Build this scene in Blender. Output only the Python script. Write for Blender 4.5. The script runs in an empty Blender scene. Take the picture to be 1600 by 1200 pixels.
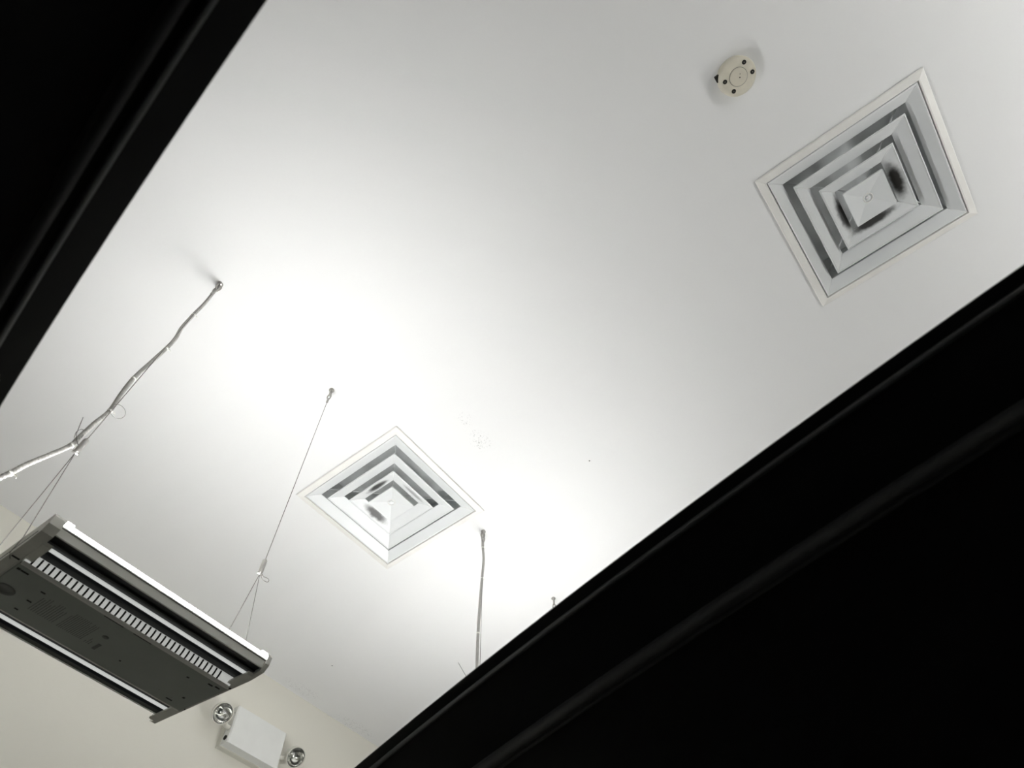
import bpy, math, random
from mathutils import Matrix, Vector

random.seed(4)
C = bpy.context.scene.collection
SC = bpy.context.scene
R = math.radians

# ------------------------------------------------------------------ camera, world, exposure
CZ = 1.2                      # camera height above the floor
cam = bpy.data.cameras.new('camera')
cam_o = bpy.data.objects.new('camera', cam)
C.objects.link(cam_o)
cam.sensor_fit = 'HORIZONTAL'
cam.sensor_width = 36.0
cam.lens = 36.0 * 1021.55 / 1600.0
cam.clip_start = 0.01
rot = Matrix.Rotation(-0.984862, 3, 'Z') @ Matrix.Rotation(2.604383, 3, 'X') @ Matrix.Rotation(-0.0667423, 3, 'Z')
cam_o.rotation_euler = rot.to_euler()
cam_o.location = (0, 0, CZ)
cam.dof.use_dof = True
cam.dof.focus_distance = 2.15
cam.dof.aperture_fstop = 4.5
SC.camera = cam_o

world = bpy.data.worlds.new('world')
SC.world = world
world.use_nodes = True
world.node_tree.nodes['Background'].inputs[0].default_value = (0.9, 0.95, 1.0, 1)
world.node_tree.nodes['Background'].inputs[1].default_value = 0.02

SC.view_settings.view_transform = 'Standard'
SC.view_settings.look = 'None'
SC.view_settings.gamma = 1.0
SC.view_settings.use_curve_mapping = False
SC.view_settings.exposure = 0.04
LAMP = 26.5                   # radiance of the up-light lenses

# ------------------------------------------------------------------ materials
def mat(name, col, rough=0.5, metal=0.0, spec=0.5, var=0.06, scale=12.0, bump=0.0, bscale=200.0):
    m = bpy.data.materials.new(name)
    m.use_nodes = True
    nt = m.node_tree
    b = nt.nodes['Principled BSDF']
    b.inputs['Roughness'].default_value = rough
    b.inputs['Metallic'].default_value = metal
    b.inputs['Specular IOR Level'].default_value = spec
    tc = nt.nodes.new('ShaderNodeTexCoord')
    nz = nt.nodes.new('ShaderNodeTexNoise')
    nz.inputs['Scale'].default_value = scale
    nz.inputs['Detail'].default_value = 4
    nt.links.new(tc.outputs['Object'], nz.inputs['Vector'])
    rp = nt.nodes.new('ShaderNodeValToRGB')
    a, c = 1 - var, 1 + var
    rp.color_ramp.elements[0].position = 0.3
    rp.color_ramp.elements[1].position = 0.7
    rp.color_ramp.elements[0].color = (*[min(1, x * a) for x in col], 1)
    rp.color_ramp.elements[1].color = (*[min(1, x * c) for x in col], 1)
    nt.links.new(nz.outputs['Fac'], rp.inputs['Fac'])
    nt.links.new(rp.outputs['Color'], b.inputs['Base Color'])
    if bump:
        n2 = nt.nodes.new('ShaderNodeTexNoise')
        n2.inputs['Scale'].default_value = bscale
        n2.inputs['Detail'].default_value = 3
        nt.links.new(tc.outputs['Object'], n2.inputs['Vector'])
        bp = nt.nodes.new('ShaderNodeBump')
        bp.inputs['Strength'].default_value = bump
        bp.inputs['Distance'].default_value = 0.002
        nt.links.new(n2.outputs['Fac'], bp.inputs['Height'])
        nt.links.new(bp.outputs['Normal'], b.inputs['Normal'])
    m['ramp'] = rp.name
    return m

def add_spots(m, spots, dark, speck=None, power=1.0):
    """Dirt marks with a shape of their own: spots = [(cx, cy, rx, ry, strength)] in object space (x, y)."""
    nt = m.node_tree
    b = nt.nodes['Principled BSDF']
    rp = nt.nodes[m['ramp']]
    tc = nt.nodes.new('ShaderNodeTexCoord')
    dist = nt.nodes.new('ShaderNodeTexNoise')
    dist.inputs['Scale'].default_value = 45.0
    dist.inputs['Detail'].default_value = 3
    nt.links.new(tc.outputs['Object'], dist.inputs['Vector'])
    total = None
    for cx, cy, rx, ry, st in spots:
        mp = nt.nodes.new('ShaderNodeMapping')
        mp.vector_type = 'POINT'
        mp.inputs['Scale'].default_value = (1 / rx, 1 / ry, 0)
        mp.inputs['Location'].default_value = (-cx / rx, -cy / ry, 0)
        nt.links.new(tc.outputs['Object'], mp.inputs['Vector'])
        ln = nt.nodes.new('ShaderNodeVectorMath')
        ln.operation = 'LENGTH'
        nt.links.new(mp.outputs['Vector'], ln.inputs[0])
        ad = nt.nodes.new('ShaderNodeMath')
        ad.operation = 'MULTIPLY_ADD'
        nt.links.new(dist.outputs['Fac'], ad.inputs[0])
        ad.inputs[1].default_value = 0.5
        nt.links.new(ln.outputs['Value'], ad.inputs[2])
        mr = nt.nodes.new('ShaderNodeMapRange')
        mr.interpolation_type = 'SMOOTHSTEP'
        mr.inputs['From Min'].default_value = 0.62
        mr.inputs['From Max'].default_value = 1.32
        mr.inputs['To Min'].default_value = st
        mr.inputs['To Max'].default_value = 0.0
        nt.links.new(ad.outputs[0], mr.inputs['Value'])
        if total is None:
            total = mr.outputs[0]
        else:
            mx = nt.nodes.new('ShaderNodeMath')
            mx.operation = 'MAXIMUM'
            nt.links.new(total, mx.inputs[0])
            nt.links.new(mr.outputs[0], mx.inputs[1])
            total = mx.outputs[0]
    if speck:
        sp = nt.nodes.new('ShaderNodeTexNoise')
        sp.inputs['Scale'].default_value = speck
        sp.inputs['Detail'].default_value = 2
        nt.links.new(tc.outputs['Object'], sp.inputs['Vector'])
        mr = nt.nodes.new('ShaderNodeMapRange')
        mr.inputs['From Min'].default_value = 0.60
        mr.inputs['From Max'].default_value = 0.70
        nt.links.new(sp.outputs['Fac'], mr.inputs['Value'])
        mm = nt.nodes.new('ShaderNodeMath')
        mm.operation = 'MULTIPLY'
        nt.links.new(total, mm.inputs[0])
        nt.links.new(mr.outputs[0], mm.inputs[1])
        total = mm.outputs[0]
    mix = nt.nodes.new('ShaderNodeMix')
    mix.data_type = 'RGBA'
    nt.links.new(total, mix.inputs['Factor'])
    nt.links.new(rp.outputs['Color'], mix.inputs['A'])
    mix.inputs['B'].default_value = (*dark, 1)
    nt.links.new(mix.outputs['Result'], b.inputs['Base Color'])

def emis(name, col, strength):
    m = mat(name, col, 0.4)
    b = m.node_tree.nodes['Principled BSDF']
    b.inputs['Emission Color'].default_value = (*col, 1)
    b.inputs['Emission Strength'].default_value = strength
    return m

M = {
    'ceiling': mat('ceiling_paint', (0.84, 0.845, 0.845), 0.85, var=0.01, scale=1.5, bump=0.03, bscale=90),
    'wall': mat('wall_paint', (0.76, 0.745, 0.675), 0.85, var=0.012, scale=1.2, bump=0.04, bscale=80),
    'floor': mat('floor_vinyl', (0.26, 0.26, 0.25), 0.6, var=0.1, scale=3),
    'vent': mat('vent_enamel', (0.74, 0.76, 0.765), 0.38, var=0.02, scale=8),
    'flange': mat('flange_enamel', (0.84, 0.83, 0.80), 0.42, var=0.03, scale=14),
    'duct': mat('galvanised_duct', (0.60, 0.62, 0.62), 0.5, metal=0.1, var=0.15, scale=9),
    'weld': mat('weld_seam', (0.85, 0.86, 0.86), 0.3, var=0.02),
    'beige': mat('aged_plastic', (0.70, 0.665, 0.56), 0.5, var=0.06, scale=25),
    'beige2': mat('aged_plastic_disc', (0.67, 0.635, 0.53), 0.5, var=0.05, scale=25),
    'hole': mat('dark_hole', (0.012, 0.011, 0.008), 0.8),
    'tray': mat('dark_tray', (0.012, 0.016, 0.018), 0.55, var=0.2, scale=30),
    'lip': mat('grey_lip_paint', (0.80, 0.82, 0.78), 0.4, var=0.03),
    'housing': mat('housing_paint', (0.33, 0.36, 0.33), 0.5, var=0.06, scale=10),
    'shoulder': mat('glowing_shoulder', (0.88, 0.88, 0.85), 0.35, var=0.02),
    'edge': mat('edge_paint', (0.80, 0.80, 0.77), 0.35, var=0.02),
    'bracket': mat('bracket_steel', (0.60, 0.60, 0.56), 0.4, metal=0.15, var=0.06, scale=30),
    'print': mat('housing_print', (0.15, 0.16, 0.145), 0.6),
    'chrome': mat('chrome', (0.85, 0.85, 0.83), 0.16, metal=1.0, var=0.02),
    'steel': mat('steel_wire', (0.20, 0.195, 0.185), 0.35, metal=0.7, var=0.1, scale=60),
    'zinc': mat('zinc_hardware', (0.42, 0.41, 0.39), 0.35, metal=0.8, var=0.12, scale=80),
    'conduit': mat('flex_conduit', (0.50, 0.49, 0.47), 0.35, metal=0.6, var=0.1, scale=50),
    'tie': mat('nylon_tie', (0.85, 0.85, 0.80), 0.4, var=0.03),
    'box': mat('white_steel_box', (0.78, 0.79, 0.77), 0.42, var=0.02),
    'boxside': mat('cream_plastic', (0.70, 0.69, 0.62), 0.45, var=0.03),
    'cloth': mat('black_cloth', (0.0008, 0.0010, 0.0013), 0.42, spec=0.14, var=0.3, scale=300, bump=0.6, bscale=1400),
    'piping': mat('black_piping', (0.012, 0.015, 0.020), 0.32, spec=1.0, var=0.3, scale=300, bump=0.5, bscale=1200),
    'cord': mat('black_cord', (0.006, 0.0075, 0.012), 0.36, spec=0.8, var=0.4, scale=500, bump=0.9, bscale=1600),
    'cord_dull': mat('black_cord_dull', (0.003, 0.0035, 0.0045), 0.5, spec=0.2, var=0.4, scale=500, bump=0.9, bscale=1600),
    'glass': None,
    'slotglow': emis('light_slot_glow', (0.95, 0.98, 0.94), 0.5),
    'lens': emis('lens_light', (1.0, 0.995, 0.98), LAMP),
}
sb = M['shoulder'].node_tree.nodes['Principled BSDF']      # louvre strip given its own faint glow in place of leaking lamp light
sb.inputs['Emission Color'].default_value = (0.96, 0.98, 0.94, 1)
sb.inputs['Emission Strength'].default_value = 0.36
gl = bpy.data.materials.new('lamp_glass')
gl.use_nodes = True
gb = gl.node_tree.nodes['Principled BSDF']
gb.inputs['Base Color'].default_value = (0.95, 0.96, 0.95, 1)
gb.inputs['Roughness'].default_value = 0.12
gb.inputs['Transmission Weight'].default_value = 1.0
gb.inputs['IOR'].default_value = 1.25
M['glass'] = gl

# ------------------------------------------------------------------ mesh helpers
class MB:
    def __init__(self):
        self.v, self.f, self.s = [], [], []
    def quad(self, pts, smooth=False):
        n = len(self.v)
        self.v += [tuple(p) for p in pts]
        self.f.append(tuple(range(n, n + len(pts))))
        self.s.append(smooth)
        return self
    def box(self, x0, x1, y0, y1, z0, z1):
        n = len(self.v)
        self.v += [(x, y, z) for z in (z0, z1) for y in (y0, y1) for x in (x0, x1)]
        for f in ((0, 2, 3, 1), (4, 5, 7, 6), (0, 1, 5, 4), (2, 6, 7, 3), (0, 4, 6, 2), (1, 3, 7, 5)):
            self.f.append(tuple(n + i for i in f))
            self.s.append(False)
        return self
    def cbox(self, x0, x1, y0, y1, z0, z1, c):
        """box with its four long-x / vertical edges chamfered in the y-z section"""
        prof = [(y0 + c, z0), (y1 - c, z0), (y1, z0 + c), (y1, z1 - c), (y1 - c, z1), (y0 + c, z1), (y0, z1 - c), (y0, z0 + c)]
        return self.prism_x(prof, x0, x1)
    def prism_x(self, prof, x0, x1):
        n, k = len(self.v), len(prof)
        self.v += [(x0, y, z) for y, z in prof] + [(x1, y, z) for y, z in prof]
        for i in range(k):
            j = (i + 1) % k
            self.f.append((n + i, n + j, n + k + j, n + k + i)); self.s.append(False)
        self.f.append(tuple(n + i for i in reversed(range(k)))); self.s.append(False)
        self.f.append(tuple(n + k + i for i in range(k))); self.s.append(False)
        return self
    def sq(self, prof, closed=True, cx=0, cy=0):
        """profile of (half, z) swept round a square"""
        n, k = len(self.v), len(prof)
        for h, z in prof:
            self.v += [(cx - h, cy - h, z), (cx + h, cy - h, z), (cx + h, cy + h, z), (cx - h, cy + h, z)]
        for i in range(k if closed else k - 1):
            j = (i + 1) % k
            for s in range(4):
                t = (s + 1) % 4
                self.f.append((n + 4 * i + s, n + 4 * i + t, n + 4 * j + t, n + 4 * j + s)); self.s.append(False)
        return self
    def lathe(self, prof, seg=32, smooth=True, centre=(0, 0, 0), mtx=None):
        """profile of (r, z) about z; r = 0 closes"""
        n, k = len(self.v), len(prof)
        mtx = mtx or Matrix.Identity(3)
        c = Vector(centre)
        for r, z in prof:
            for s in range(seg):
                a = 2 * math.pi * s / seg
                self.v.append(tuple(c + mtx @ Vector((r * math.cos(a), r * math.sin(a), z))))
        for i in range(k - 1):
            for s in range(seg):
                t = (s + 1) % seg
                self.f.append((n + i * seg + s, n + i * seg + t, n + (i + 1) * seg + t, n + (i + 1) * seg + s))
                self.s.append(smooth)
        return self
    def tube(self, pts, r, seg=8, smooth=True, cap=True, closed=False):
        pts = [Vector(p) for p in pts]
        rs = r if isinstance(r, (list, tuple)) else [r] * len(pts)
        n, k = len(self.v), len(pts)
        nrm = None
        for i, p in enumerate(pts):
            if closed:
                t = (pts[(i + 1) % k] - pts[i - 1]).normalized()
            else:
                t = (pts[min(i + 1, k - 1)] - pts[max(i - 1, 0)]).normalized()
            if nrm is None:
                nrm = t.orthogonal().normalized()
            else:
                nrm = (nrm - t * nrm.dot(t)).normalized()
            b = t.cross(nrm)
            for s in range(seg):
                a = 2 * math.pi * s / seg
                self.v.append(tuple(p + (nrm * math.cos(a) + b * math.sin(a)) * rs[i]))
        for i in range(k if closed else k - 1):
            j = (i + 1) % k
            for s in range(seg):
                t = (s + 1) % seg
                self.f.append((n + i * seg + s, n + i * seg + t, n + j * seg + t, n + j * seg + s)); self.s.append(smooth)
        if cap and not closed:
            self.f.append(tuple(n + s for s in reversed(range(seg)))); self.s.append(False)
            self.f.append(tuple(n + (k - 1) * seg + s for s in range(seg))); self.s.append(False)
        return self
    def build(self, name, material, parent=None):
        me = bpy.data.meshes.new(name)
        me.from_pydata(self.v, [], self.f)
        me.validate()
        me.materials.append(material)
        import bmesh
        bm = bmesh.new(); bm.from_mesh(me)
        bmesh.ops.remove_doubles(bm, verts=bm.verts, dist=1e-6)
        bmesh.ops.recalc_face_normals(bm, faces=bm.faces)
        bm.to_mesh(me); bm.free()
        if len(me.polygons) == len(self.s):
            me.polygons.foreach_set('use_smooth', self.s)
        elif any(self.s):
            me.polygons.foreach_set('use_smooth', [True] * len(me.polygons))
        o = bpy.data.objects.new(name, me)
        C.objects.link(o)
        o.parent = parent
        return o

def tag(o, label=None, cat=None, group=None, kind=None):
    for k, x in (('label', label), ('category', cat), ('group', group), ('kind', kind)):
        if x:
            o[k] = x
    return o

def empty(name, loc, label, cat, group=None):
    o = bpy.data.objects.new(name, None)
    C.objects.link(o)
    o.location = loc
    o.empty_display_size = 0.05
    return tag(o, label, cat, group)

def copy_tree(o, parent=None):
    c = o.copy()
    C.objects.link(c)
    c.parent = parent
    for ch in list(o.children):
        copy_tree(ch, c)
    return c

def catmull(P, n=10):
    P = [Vector(p) for p in P]
    Q = [P[0] * 2 - P[1]] + P + [P[-1] * 2 - P[-2]]
    out = []
    for i in range(1, len(Q) - 2):
        for s in range(n):
            t = s / n
            a, b, c, d = Q[i - 1], Q[i], Q[i + 1], Q[i + 2]
            out.append(0.5 * ((2 * b) + (c - a) * t + (2 * a - 5 * b + 4 * c - d) * t * t + (3 * b - a - 3 * c + d) * t ** 3))
    out.append(P[-1])
    return out

def resample(P, step):
    out = [P[0]]; acc = 0.0
    for a, b in zip(P, P[1:]):
        L = (b - a).length
        pos = step - acc
        while pos <= L:
            out.append(a + (b - a) * (pos / L)); pos += step
        acc = (acc + L) % step if L else acc
    return out

# ------------------------------------------------------------------ room shell
H = CZ + 2.2965               # ceiling height
X0, X1, Y0, Y1 = -3.0, 4.6, -4.2, 2.92
VX, V1Y, V2Y, VS = 1.302, 1.562, -0.706, 0.3
HO = 0.262                    # half of the duct opening
add_spots(M['ceiling'], [(1.28, 1.034, 0.07, 0.05, 0.85), (1.156, 1.015, 0.05, 0.035, 0.5), (2.0, 2.86, 0.16, 0.05, 0.6), (2.45, 2.88, 0.2, 0.06, 0.6)], (0.25, 0.25, 0.24), speck=190)
m = MB()
T = 0.04
m.box(X0, VX - HO, Y0, Y1, H, H + T)
m.box(VX + HO, X1, Y0, Y1, H, H + T)
m.box(VX - HO, VX + HO, Y0, V2Y - HO, H, H + T)
m.box(VX - HO, VX + HO, V2Y + HO, V1Y - HO, H, H + T)
m.box(VX - HO, VX + HO, V1Y + HO, Y1, H, H + T)
tag(m.build('ceiling', M['ceiling']), 'white painted plaster ceiling with two square vents set in it', 'ceiling', kind='structure')
tag(MB().box(X0 - .1, X1 + .1, Y0 - .1, Y1 + .1, -0.05, 0).build('floor', M['floor']), 'grey floor below, outside the view', 'floor', kind='structure')
tag(MB().box(X0 - .1, X1 + .1, Y1, Y1 + .1, 0, H + T).build('wall_back', M['wall']), 'cream painted wall behind the emergency light', 'wall', kind='structure')
tag(MB().box(X0 - .1, X1 + .1, Y0 - .1, Y0, 0, H + T).build('wall_front', M['wall']), 'cream painted wall opposite the emergency light', 'wall', kind='structure')
tag(MB().box(X0 - .1, X0, Y0, Y1, 0, H + T).build('wall_left', M['wall']), 'cream painted side wall left of the camera', 'wall', kind='structure')
tag(MB().box(X1, X1 + .1, Y0, Y1, 0, H + T).build('wall_right', M['wall']), 'cream painted side wall right of the camera', 'wall', kind='structure')

# ------------------------------------------------------------------ black tent sides (open slot in the roof between them)
def tent_side(name, coef, sgn, label, folds, pipes, ya, yb):
    """coef: x(y) of the slot edge; the sheet runs outwards and down at 35 degrees, then straight to the floor"""
    zr = CZ + 0.70
    al = R(35)
    root = empty(name, (0, 0, 0), label, 'tent', 'black tent sides')
    def edge(y):
        x = coef[0] * y * y + coef[1] * y + coef[2]
        dx = 2 * coef[0] * y + coef[1]
        L = math.hypot(1, dx)
        return x, Vector((sgn / L, -sgn * dx / L, 0))
    def sheet(u):
        """(outward, drop, normal-out, normal-down) along the section"""
        if u <= 0.66:
            o, dz, no, nd = u * math.cos(al), u * math.sin(al), -math.sin(al), math.cos(al)
        else:
            a = min((u - 0.66) / 0.22, 1.0) * R(55)
            rr = 0.22 / R(55)
            o = 0.66 * math.cos(al) + rr * (math.sin(al + a) - math.sin(al)) * 0 + rr * (math.sin(R(90) - al) - math.sin(R(90) - al - a))
            dz = 0.66 * math.sin(al) + rr * (math.cos(R(90) - al - a) - math.cos(R(90) - al))
            no, nd = -math.sin(al + a), math.cos(al + a)
            if u > 0.88:
                dz += u - 0.88
        n = sum(h * math.exp(-((u - c) / w) ** 2) for c, w, h in folds)
        return o + no * n, dz + nd * n, no, nd
    us = [0.0025 * i for i in range(0, 81)] + [0.2 + 0.04 * i for i in range(1, 18)]
    tot = sheet(0.92)[1]
    us += [0.92 + (zr - tot) * t for t in (0.25, 0.5, 0.75, 1.0)]
    us = sorted(set(us))
    ys = [ya + (yb - ya) * i / 36 for i in range(37)]
    th = 0.006
    m = MB()
    k = len(us)
    for side in (0, 1):
        for y in ys:
            x, o = edge(y)
            for u in us:
                a, dz, no, nd = sheet(u)
                if side:
                    a -= no * th; dz -= nd * th
                z = max(zr - dz, 0.0)
                m.v.append((x + o.x * a, y + o.y * a, z))
    N = len(ys) * k
    for side in (0, 1):
        for i in range(len(ys) - 1):
            for j in range(k - 1):
                b = side * N + i * k + j
                m.f.append((b, b + 1, b + k + 1, b + k)); m.s.append(True)
    for i in range(len(ys) - 1):
        for j in (0, k - 1):
            b = i * k + j
            m.f.append((b, b + k, N + b + k, N + b)); m.s.append(False)
    for i in (0, len(ys) - 1):
        for j in range(k - 1):
            b = i * k + j
            m.f.append((b, b + 1, N + b + 1, N + b)); m.s.append(False)
    m.build('cloth', M['cloth'], root)
    for u, r, part, mk in pipes:
        pts = []
        for y in ys:
            x, o = edge(y)
            a, dz, no, nd = sheet(u)
            a += no * r * 0.6; dz += nd * r * 0.6
            pts.append((x + o.x * a, y + o.y * a, zr - dz))
        MB().tube(pts, r, 12).build(part, M[mk], root)
    return root

tent_side('tent_side', (0.0344, 0.1419, -0.141), -1, 'black cloth tent side across the upper left corner of the view',
          [(0.062, 0.010, 0.003)], [(0.038, 0.0040, 'piping', 'piping'), (0.062, 0.008, 'seam_cord', 'cord_dull')], -1.7, 1.5)
tent_side('tent_side', (0.0418, 0.1685, 0.6355), 1, 'black cloth tent side filling the lower right of the view',
          [(0.132, 0.014, 0.004)], [(0.021, 0.0042, 'piping', 'piping'), (0.131, 0.0100, 'seam_cord', 'cord'), (0.146, 0.0045, 'seam_cord', 'cord')], -1.7, 1.5)

# ------------------------------------------------------------------ ceiling vents
def make_vent(loc, label, soot):
    root = empty('ceiling_vent', loc, label, 'vent', 'square ceiling vents')
    MB().sq([(0.3, -0.0025), (0.3, -0.005), (0.297, -0.0085), (0.277, -0.013), (0.2725, -0.0125), (0.2715, -0.0025)]).build('flange', M['flange'], root)
    # outer cone fixed behind the flange
    MB().sq([(0.2685, -0.009), (0.266, -0.0105), (0.262, -0.0095), (0.2230, 0.011), (0.2230, 0.017), (0.2255, 0.017), (0.2255, 0.012), (0.2685, -0.004)]).build('outer_cone', M['vent'], root)
    def ring(name, h0, h1, z0, z1, material):
        MB().sq([(h0, z0 + .003), (h0, z0), (h0 - .0035, z0 - .0012), (h0 - .007, z0 + .002), (h1, z1), (h1, z1 + .003), (h1 + .0025, z1 + .003), (h1 + .003, z1 + .001)]).build(name, material, root)
    ring('middle_cone', 0.201, 0.151, -0.012, 0.012, M['vent'])
    sm = mat('sooty_enamel', (0.74, 0.76, 0.765), 0.4, var=0.03, scale=20)
    add_spots(sm, soot, (0.015, 0.014, 0.012))
    ring('inner_cone', 0.134, 0.086, -0.013, 0.008, sm)
    # centre plate: shallow hipped dish
    h = 0.073
    p = MB()
    for s in range(4):
        q = [(-h, -h), (h, -h), (h, h), (-h, h)]
        a, b = q[s], q[(s + 1) % 4]
        p.quad([(a[0], a[1], -0.016), (b[0], b[1], -0.016), (0, 0, 0.002)])
        p.quad([(a[0], a[1], -0.016), (b[0], b[1], -0.016), (b[0] * .99, b[1] * .99, -0.008), (a[0] * .99, a[1] * .99, -0.008)])
        p.quad([(a[0] * .99, a[1] * .99, -0.008), (b[0] * .99, b[1] * .99, -0.008), (0, 0, 0.007)])
    plate = p.build('centre_plate', M['vent'], root)
    MB().lathe([(0, -0.0045), (0.006, -0.0045), (0.0085, -0.003), (0.0085, 0.0), (0, 0.0)], 16).build('screw', M['weld'], plate)
    MB().tube([(0.016 * math.cos(a), 0.016 * math.sin(a), -0.0028) for a in [2 * math.pi * i / 28 for i in range(28)]], 0.0017, 6, closed=True).build('pull_ring', M['flange'], plate)
    MB().box(-.0008, .0008, -.0065, .0065, -.0050, -.0043).build('screw_slot', M['duct'], plate)
    MB().sq([(0.2260, 0.013), (0.2260, 0.16), (0.0001, 0.16), (0.0001, 0.165), (0.2285, 0.165), (0.2285, 0.013)]).build('duct_neck', M['duct'], root)
    # four hanger bars that carry the cones
    for sx, sy in ((1, 1), (1, -1), (-1, 1), (-1, -1)):
        MB().tube([(sx * .0, sy * .0, 0.05), (sx * .21, sy * .21, 0.05)], 0.003, 6).build('hanger_bar', M['duct'], root)
        for h0, h1, z0, z1 in ((0.262, 0.224, -0.0095, 0.0105), (0.194, 0.152, -0.010, 0.0115), (0.127, 0.087, -0.011, 0.0075)):
            MB().tube([(sx * h0, sy * h0, z0 - .0006), (sx * h1, sy * h1, z1 - .0006)], 0.0011, 6).build('corner_seam', M['weld'], root)
    MB().tube([(0, 0, 0.055), (0, 0, -0.001)], 0.004, 8).build('centre_rod', M['duct'], root)
    return root

make_vent((VX, V1Y, H), 'square white ceiling vent between the hanging light and the bare cable',
          [(-.108, -.012, .020, .070, .95), (.010, .104, .085, .023, 1.0), (.02, -.112, .08, .012, .5)])
make_vent((VX, V2Y, H), 'square sooty ceiling vent beside the round beige detector',
          [(.0, -.104, .085, .027, 1.0), (.010, .094, .095, .023, 1.0), (.096, .015, .020, .100, .95)])

# ------------------------------------------------------------------ round detector base
DX, DY = 0.657, -0.505
root = empty('ceiling_detector', (DX, DY, H), 'round beige plastic detector base screwed to the ceiling', 'detector')
MB().lathe([(0, 0), (0.058, 0), (0.060, -0.005), (0.0605, -0.022), (0.058, -0.029), (0.051, -0.0325), (0.032, -0.0335), (0, -0.0335)], 40).build('body', M['beige'], root)
disc = MB().lathe([(0, -0.0335), (0.0275, -0.0335), (0.0275, -0.0358), (0.0265, -0.0365), (0, -0.0365)], 36).build('centre_disc', M['beige2'], root)
MB().tube([(0.0285 * math.cos(a), 0.0285 * math.sin(a), -0.0338) for a in [2 * math.pi * i / 36 for i in range(36)]], 0.0005, 5, closed=True).build('groove', M['print'], root)
for x, y in ((-.027, -.034), (.014, -.043), (-.012, .041), (.030, .031)):
    hl = MB().lathe([(0, -0.0295), (0.0068, -0.0295), (0.0070, -0.0335), (0.0055, -0.0340), (0, -0.0338)], 16, centre=(x, y, 0)).build('screw_hole', M['hole'], root)
    MB().lathe([(0, -0.0338), (0.0013, -0.0338), (0.0010, -0.0345), (0, -0.0345)], 10, centre=(x, y, 0)).build('screw', M['zinc'], hl)
for x, y, r in ((-.0055, -.0075, .0013), (.0037, -.0025, .0019)):
    MB().lathe([(0, -0.0362), (r, -0.0362), (r, -0.0369), (0, -0.0369)], 12, centre=(x, y, 0)).build('pin_hole', M['hole'], disc)
MB().cbox(-.040, -.020, .044, .059, -.022, -.008, .003).build('cable_knockout', M['hole'], root)

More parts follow.
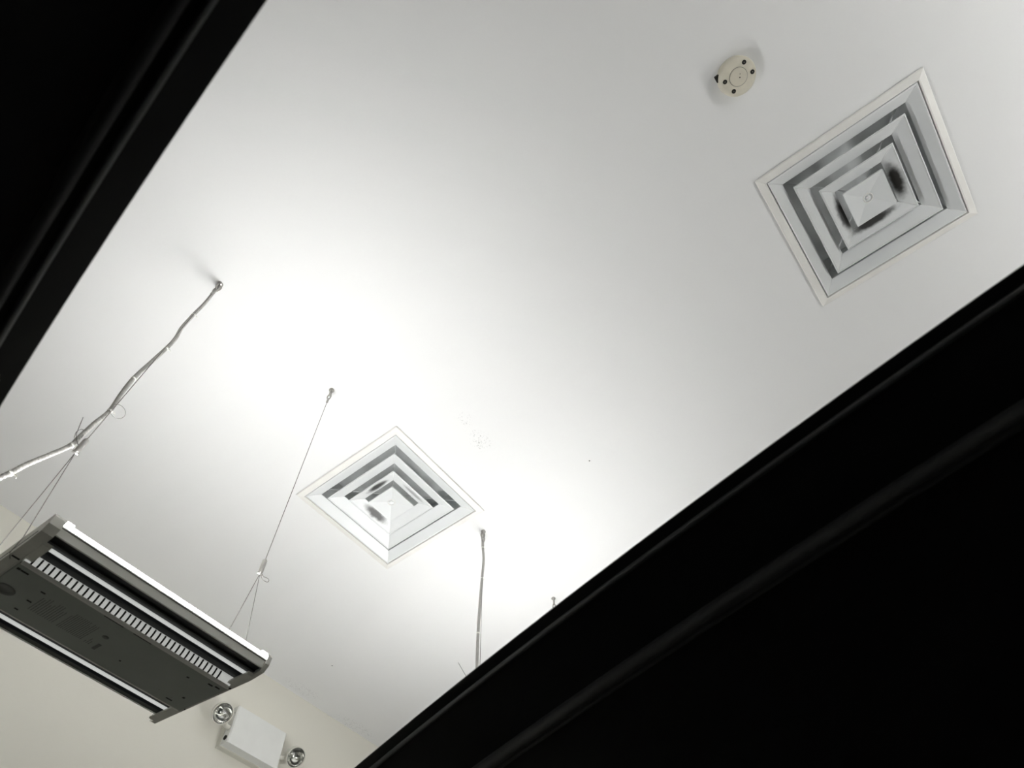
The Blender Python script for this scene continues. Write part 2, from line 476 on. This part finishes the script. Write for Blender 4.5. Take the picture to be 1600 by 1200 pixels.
# ------------------------------------------------------------------ hanging up-light
def make_light(loc):
    root = empty('hanging_light', loc, 'grey up-light with slotted housing hung on wires at lower left', 'light', 'hanging up-lights in a row')
    root.rotation_euler = (R(7), 0, 0)
    L = 0.252
    # shallow tray, lip and lens
    MB().box(-L, L, -.191, .191, .003, .008).build('tray', M['tray'], root)
    for s in (-1, 1):
        lip = [(s * .1955, .002), (s * .1995, .0195), (s * .1995, .0215), (s * .196, .0215), (s * .1915, .006), (s * .1915, .002)]
        MB().prism_x(lip if s > 0 else lip[::-1], -L, L).build('side_lip', M['lip'], root)
        MB().box(-L, L, min(s * .2002, s * .1990), max(s * .2002, s * .1990), .0165, .0177).build('lip_groove', M['hole'], root)
    lens = MB().cbox(-L + .002, L - .002, -.1985, .1985, .0222, .0315, .002)
    lens.build('lens', M['lens'], root)
    for s in (-1, 1):
        MB().box(s * (L - .009) - .007, s * (L - .009) + .007, -.1990, .1990, .0222, .0345).build('lens_end', M['lens'], root)
    for v in (-.170, -.128, .128, .170):
        MB().box(-L, L, v - .003, v + .003, -.001, .004).build('tray_rib', M['tray'], root)
    for v in (-.149, .145):
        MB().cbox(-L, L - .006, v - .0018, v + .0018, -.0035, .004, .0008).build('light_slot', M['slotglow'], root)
    # housing with sloped shoulders
    hs = MB().prism_x([(-.0895, -.017), (.0895, -.017), (.0895, .003), (-.0895, .003)], -L, L).build('housing', M['housing'], root)
    for s in (-1, 1):
        lo = [(s * .0880, -.0172), (s * .0930, -.0168), (s * .0962, -.0156), (s * .0988, -.0138), (s * .0985, -.0120), (s * .0880, -.0120)]
        MB().prism_x(lo, -L + .001, L - .004).build('rounded_edge', M['edge'], root)
        pr = [(s * .0900, -.0119), (s * .0984, -.0119), (s * .0989, -.0137), (s * .1020, -.0095), (s * .1040, -.0050), (s * .1055, .0005), (s * .1055, .003), (s * .0900, .003)]
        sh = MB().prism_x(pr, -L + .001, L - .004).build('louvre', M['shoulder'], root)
        n = 37
        for i in range(n):
            x = -.2375 + (.2115 + .2375) * i / (n - 1)
            q = [(s * .0990, -.0138), (s * .1026, -.0096), (s * .1046, -.0050), (s * .1061, .0006), (s * .1061, .002), (s * .098, -.010)]
            MB().prism_x(q, x - .0020, x + .0020).build('vent_slot', M['hole'], sh)
    # slits, holes and print on the housing face
    z0, z1 = -.0176, -.0169
    for a, b in ((-.064, -.018), (.006, .050)):
        MB().box(a, b, -.0868, -.0852, z0, z1).build('slit', M['hole'], hs)
    for x, y, rx, ry in ((-.2505 + .006, -.0715, .0035, .0035), (-.232, -.0712, .008, .0025), (.2188, -.070, .006, .0022), (.2349, -.0745, .006, .0022),
                         (-.1767, -.0432, .005, .002), (-.1782, .0085, .005, .002), (-.1795, .0572, .004, .002), (.172, -.050, .003, .002), (.2050, .066, .008, .002), (.2200, .030, .003, .003), (.05, .03, .002, .002)):
        MB().box(x - rx, x + rx, y - ry, y + ry, z0, z1).build('slot_hole', M['hole'], hs)
    MB().lathe([(0.0, -.0173), (.013, -.0173), (.0135, -.0178), (.020, -.0178), (.0205, -.0173), (.0205, -.0169)], 28, centre=(-.2311 + .004, .0155, 0)).build('knockout', M['print'], hs)
    MB().lathe([(0, -.0169), (0, -.0174), (.007, -.0174), (.007, -.0169)], 16, centre=(-.0186, -.020, 0)).build('stamp', M['print'], hs)
    MB().box(-.0135, -.0060, .014, .043, z0, z1).build('stamp', M['print'], hs)
    tx = MB()
    rnd = random.Random(9)
    def block(xa, xb, n, ya, yb):
        for i in range(n):
            x = xa + (xb - xa) * i / (n - 1)
            y = ya + rnd.uniform(0, .022) * (rnd.random() < .6)
            while y < yb:
                w = rnd.uniform(.005, .013)
                tx.box(x - .0007, x + .0007, y, min(y + w, yb), -.01735, -.0169)
                y += w + .0016
    block(-.166, -.113, 11, -.038, .035)
    block(-.101, -.046, 13, -.040, .036)
    block(-.036, -.026, 3, .010, .036)
    tx.build('printed_text', M['print'], hs)
    for x, y in ((.1676, .0522), (.2037, .0532)):
        MB().lathe([(0, -.0172), (.0016, -.0172), (.0010, -.0185), (0, -.0185)], 8, centre=(x, y, 0)).build('rivet', M['chrome'], hs)
    # end brackets across the width
    for s, tip in ((-1, .222), (1, .222)):
        bw = .024 if s < 0 else .011
        a, b = sorted((s * L, s * (L + bw)))
        prof = [(-.193, -.004), (-.150, -.0095), (tip - .012, -.0095), (tip, -.004), (tip, .026), (tip - .006, .036), (-.197, .036), (-.2035, .028), (-.2035, .010)]
        br = MB().prism_x(prof, a, b).build('end_bracket', M['bracket'], root)
        a, b = sorted((s * (L - .014), s * (L + .003)))
        MB().prism_x([(-.168, -.0108), (tip - .03, -.0108), (tip - .024, -.0135 + .003), (tip - .024, -.006), (-.174, -.006)], a, b).build('bracket_flange', M['bracket'], br)
        a, b = sorted((s * (L + bw - .0005), s * (L + bw + .0005)))
        MB().box(a, b, -.17, tip - .04, .0035, .0065).build('bracket_crease', M['tray'], br)
        for v in (-.085, .085):
            MB().box(s * (L + bw / 2) - bw * .33, s * (L + bw / 2) + bw * .33, v - .0025, v + .0025, -.0102, -.0092).build('hook_slot', M['hole'], br)
    return root

LX, LY, LZ = 0.4525, 1.37, CZ + 0.956
PITCH = 1.575
light_a = make_light((LX, LY, LZ))
light_b = copy_tree(light_a)
light_b.location.x += PITCH
light_b['label'] = 'grey up-light hidden behind the black tent side at right'

def lloc(x, v, w, dx=0.0):
    c, s = math.cos(R(7)), math.sin(R(7))
    return Vector((LX + dx + x, LY + v * c - w * s, LZ + v * s + w * c))

# ------------------------------------------------------------------ suspension wires
def make_suspension(x, y, grip, ends, tail, label, inward=0.1):
    root = empty('suspension_wire', (x, y, H), label, 'wire', 'light suspension wires')
    o = Vector((x, y, H))
    gp = Vector(grip) - o
    MB().lathe([(0, 0), (.011, 0), (.011, -.003), (.007, -.006), (0, -.006)], 20).build('ceiling_anchor', M['zinc'], root)
    d = (gp - Vector((0, 0, -.05))).normalized()
    def link(c, a, b, r, turn):
        # elongated loop hanging along d
        side = Vector((math.cos(turn), math.sin(turn), 0))
        pts = []
        for i in range(28):
            t = 2 * math.pi * i / 28
            pts.append(c + Vector((0, 0, 1)) * a * math.cos(t) + side * b * math.sin(t))
        return MB().tube(pts, r, 7, closed=True)
    link(Vector((0, 0, -.022)), .019, .008, .0030, 0.7).build('eye_hook', M['zinc'], root)
    link(Vector((0, 0, -.052)), .018, .0065, .0026, 2.2).build('snap_link', M['zinc'], root)
    MB().tube([(0, 0, -.066), (0, 0, -.092)], [.004, .0045], 10).build('ferrule', M['zinc'], root)
    MB().tube([(0, 0, -.085), gp * 0.5 + Vector((0, 0, -.0425)), gp + Vector((0, 0, .03))], .0011, 6).build('wire', M['steel'], root)
    g = MB().tube([gp + Vector((0, 0, .036)), gp + Vector((0, 0, .030)), gp + Vector((0, 0, -.012)), gp + Vector((0, 0, -.018))], [.003, .0068, .0068, .004], 12).build('gripper', M['zinc'], root)
    MB().tube([gp + Vector((-.008, 0, -.018)), gp + Vector((.008, 0, -.018))], .0035, 8).build('gripper_pin', M['zinc'], g)
    ox_ = sum((Vector(e) - o).x for e in ends) / len(ends) + inward
    for e in ends:
        e = Vector(e) - o
        MB().tube([gp + Vector((0, 0, -.018)), e, e + Vector((0, .006, -.036)), e + Vector((math.copysign(.008, ox_ - e.x), .010, -.044))], .0009, 6).build('bridle_wire', M['steel'], root)
    for pts, r in tail:
        MB().tube(catmull([Vector(q) - o for q in pts], 8), r, 6).build('wire_tail', M['steel'], root)
    return root

def sus_pair(dx, la, lb, tails_a, tails_b, gx=0.150, ax=0.134):
    ga = (gx + dx, 1.348, CZ + 1.298)
    gbp = (0.711 + dx, 1.352, CZ + 1.332)
    ea = [lloc(-.2775, -.085, .030, dx), lloc(-.2775, .085, .030, dx)]
    eb = [lloc(.2645, -.085, .030, dx), lloc(.2645, .085, .030, dx)]
    make_suspension(ax + dx, 1.348, ga, ea, [([(a + dx, b, c + CZ) for a, b, c in q], r) for q, r in tails_a], la)
    make_suspension(0.711 + dx, 1.352, gbp, eb, [([(a + dx, b, c + CZ) for a, b, c in q], r) for q, r in tails_b], lb, -0.1)

loop = [(0.1600 + 0.02 * math.cos(a), 1.352, 1.474 + 0.024 * math.sin(a)) for a in [2.6 - i * 0.42 for i in range(14)]]
tail_a = [(loop, .0007),
          ([(0.148, 1.350, 1.300), (0.127, 1.352, 1.326), (0.121, 1.356, 1.348), (0.1103, 1.36, 1.3944)], .0009),
          ([(0.126, 1.352, 1.318), (0.1215, 1.356, 1.341), (0.127, 1.356, 1.357), (0.136, 1.354, 1.350), (0.139, 1.352, 1.33)], .0007)]
tail_b = [([(0.711, 1.352, 1.315), (0.722, 1.350, 1.302), (0.735, 1.348, 1.300), (0.742, 1.348, 1.306), (0.738, 1.348, 1.313), (0.724, 1.350, 1.312), (0.713, 1.352, 1.318)], .0009)]
sus_pair(0.0, 'wire hanging from the ceiling beside the ribbed conduit at left', 'bare thin wire holding the right end of the visible hanging light', tail_a, tail_b)
tail_c = [([(0.106, 1.350, 1.300), (0.100, 1.372, 1.47), (0.0666, 1.4165, 1.5898)], .0009)]
sus_pair(PITCH, 'wire hanging beside the conduit just below the smaller vent', 'short bit of wire showing above the black tent edge', tail_c, [], 0.106, 0.128)

# unseen row of lights added behind the camera to brighten the ceiling
FILL_BACK = -3.65
for i in range(4):
    li = copy_tree(light_a)
    li.location.x += PITCH * (i - 1) - 0.3
    li.location.y += FILL_BACK
    li['label'] = 'grey up-light in the unseen row added for fill light behind the camera, ' + ('nearest the left side wall', 'second from the left side wall', 'second from the right side wall', 'nearest the right side wall')[i]
    for e in (-.2775, .2645):
        P = lloc(e, 0, 0.03, PITCH * (i - 1) - 0.3) + Vector((0, FILL_BACK, 0))
        make_suspension(P.x, P.y, (P.x, P.y, CZ + 1.3), [P + Vector((0, -.08, .0)), P + Vector((0, .08, .0))], [], '%s wire of the added fill up-light behind the camera, %s' % ('left' if e < 0 else 'right', ('nearest the left side wall', 'second from the left side wall', 'second from the right side wall', 'nearest the right side wall')[i]))

# ------------------------------------------------------------------ flexible conduits
def make_conduit(path, ties, label):
    p0 = Vector(path[0])
    root = empty('flexible_conduit', p0, label, 'conduit', 'ribbed conduits feeding the lights')
    P = resample(catmull([Vector(q) - p0 for q in path], 16), 0.0021)
    pat = (0.0046, 0.0062, 0.0064, 0.0060)
    MB().tube(P, [pat[i % 4] * (1.0) for i in range(len(P))], 10).build('ribbed_tube', M['conduit'], root)
    MB().tube([(0, 0, .0015), (0, 0, -.012), (0, 0, -.012), (0, 0, -.03)], [.011, .011, .008, .008], 12).build('ceiling_connector', M['zinc'], root)
    for t in ties:
        i = min(range(len(P)), key=lambda j: (P[j] - (Vector(t) - p0)).length)
        i = max(1, min(len(P) - 2, i))
        d = (P[i + 1] - P[i - 1]).normalized()
        tie = MB().tube([P[i] - d * .0028, P[i] + d * .0028], .0071, 12).build('cable_tie', M['tie'], root)
        s = d.orthogonal().normalized()
        e = P[i] + Vector((.008, -.004, 0))
        MB().tube([e, e + Vector((.004, -.002, -.002)), e + Vector((.007, -.003, -.008))], [.0022, .0012, .0008], 6).build('tie_end', M['tie'], tie)
    return root

c1 = [(0.1430, 2.2960), (0.1412, 2.2618), (0.1446, 2.1526), (0.1430, 2.0469), (0.1436, 1.9463), (0.1515, 1.8803), (0.1504, 1.8141), (0.1455, 1.7271), (0.1400, 1.6169),
      (0.1441, 1.5341), (0.1506, 1.4632), (0.1440, 1.3994), (0.1400, 1.3361), (0.1380, 1.2980), (0.1202, 1.2450), (0.0995, 1.1880), (0.0874, 1.1440), (0.0785, 1.1161)]
p1 = [(x - .005, 1.358, z + CZ) for x, z in c1] + [(0.055, 1.38, CZ + 1.05), (0.05, 1.45, CZ + 1.015), (0.10, 1.52, CZ + 0.998), (0.172, 1.53, CZ + 0.992)]
t1 = [(0.142, 1.365, 2.0469 + CZ), (0.1504, 1.365, 1.8141 + CZ), (0.1397, 1.365, 1.6169 + CZ), (0.1506, 1.365, 1.4632 + CZ), (0.1395, 1.365, 1.300 + CZ), (0.0874, 1.365, 1.1419 + CZ)]
make_conduit(p1, t1, 'ribbed grey conduit strapped to a wire, dropping to the left frame edge')
c2 = [(1.7150, 2.2960), (1.7138, 2.2210), (1.7225, 2.1481), (1.7138, 2.0459), (1.6990, 1.8759), (1.6880, 1.7106), (1.6850, 1.5666), (1.688, 1.45), (1.700, 1.33), (1.685, 1.20)]
p2 = [(x, 1.360, z + CZ) for x, z in c2] + [(1.64, 1.38, CZ + 1.08), (1.625, 1.45, CZ + 1.015), (1.675, 1.52, CZ + 0.998), (1.747, 1.53, CZ + 0.992)]
t2 = [(1.7225, 1.36, 2.1481 + CZ + .06), (1.712, 1.36, 2.02 + CZ), (1.688, 1.36, 1.72 + CZ)]
make_conduit(p2, t2, 'ribbed grey conduit dropping from the ceiling to the black tent edge')

# ------------------------------------------------------------------ emergency light on the wall
EX0, EX1, EZ0, EZ1, EY = 1.652, 1.968, CZ + 1.836, CZ + 2.018, 2.842
root = empty('emergency_light', ((EX0 + EX1) / 2, Y1, EZ0), 'white twin-head emergency light box on the wall at bottom', 'emergency light')
ox, oy, oz = (EX0 + EX1) / 2, Y1, EZ0
w2, hh, dp = (EX1 - EX0) / 2, EZ1 - EZ0, Y1 - EY
MB().box(-w2 - .004, w2 + .004, -.030, 0, -.004, hh + .004).build('back_box', M['boxside'], root)
cv = MB()
r = .006
sec = [(-w2 + r, -dp), (w2 - r, -dp), (w2, -dp + r), (w2, -.030), (-w2, -.030), (-w2, -dp + r)]
k = len(sec)
cv.v += [(x, y, 0) for x, y in sec] + [(x, y, hh) for x, y in sec]
for i in range(k):
    j = (i + 1) % k
    cv.f.append((i, j, k + j, k + i)); cv.s.append(False)
cv.f.append(tuple(range(k))); cv.s.append(False)
cv.f.append(tuple(range(k, 2 * k))); cv.s.append(False)
cv.build('cover', M['box'], root)
MB().box(-w2 + .002, w2 - .002, -dp + .002, -.028, hh, hh + .0012).build('cover_seam', M['lip'], root)
mx = Matrix.Rotation(R(-90), 3, 'Y')
MB().lathe([(0, 0), (.0110, 0), (.0105, .004), (0, .005)], 16, centre=(-w2, -.052, .028), mtx=mx).build('test_button', M['hole'], root)
for z in (.085, .150):
    MB().lathe([(0, 0), (.003, 0), (.003, .003), (0, .003)], 10, centre=(-w2, -.060, z), mtx=mx).build('cover_screw', M['zinc'], root)
for s in (-1, 1):
    c = Vector((s * (w2 + .080) + (-.006 if s < 0 else -.010), -.100, .090 if s < 0 else .085))
    aim = Vector((-.10, -.80, -.60)).normalized()
    q = aim.to_track_quat('Z', 'Y').to_matrix()
    hd = MB().lathe([(0, -.062), (.026, -.060), (.040, -.045), (.0480, -.015), (.0500, .006), (.0500, .010), (.0455, .010), (.0445, .004)], 40, centre=c, mtx=q).build('lamp_head', M['boxside'], root)
    MB().lathe([(.0442, .006), (.040, -.006), (.030, -.020), (.016, -.030), (.0075, -.033), (.0075, -.034), (.017, -.0315), (.031, -.021), (.041, -.007), (.0448, .005)], 40, centre=c, mtx=q).build('reflector', M['chrome'], hd)
    MB().lathe([(0, -.034), (.006, -.032), (.0065, -.018), (.004, -.012), (0, -.010)], 16, centre=c, mtx=q).build('bulb', M['chrome'], hd)
    MB().lathe([(0.0001, .0125), (.020, .0115), (.036, .009), (.0446, .006), (.0446, .004), (.036, .007), (.020, .0095), (.0001, .0105)], 40, centre=c, mtx=q).build('lamp_glass', M['glass'], hd)
    MB().tube([Vector((s * (w2 - .002), -.055, .075)), Vector((s * (w2 + .02), -.055, .075)), c - aim * .05], [.012, .012, .015], 14).build('swivel_arm', M['boxside'], root)

# ------------------------------------------------------------------ flecks on the ceiling
for x, y, r in ((1.6664, 0.7234, .0035), (1.9588, 2.5885, .004)):
    o = MB().lathe([(0, 0), (r, 0), (r * .7, -.0012), (0, -.0018)], 10).build('ceiling_fleck', M['print'])
    o.location = (x, y, H)
    tag(o, 'tiny dark fleck on the ceiling %s' % ('between the vents near the tent edge' if y < 1 else 'near the wall above the emergency light'), 'fleck', 'dark flecks on the ceiling')
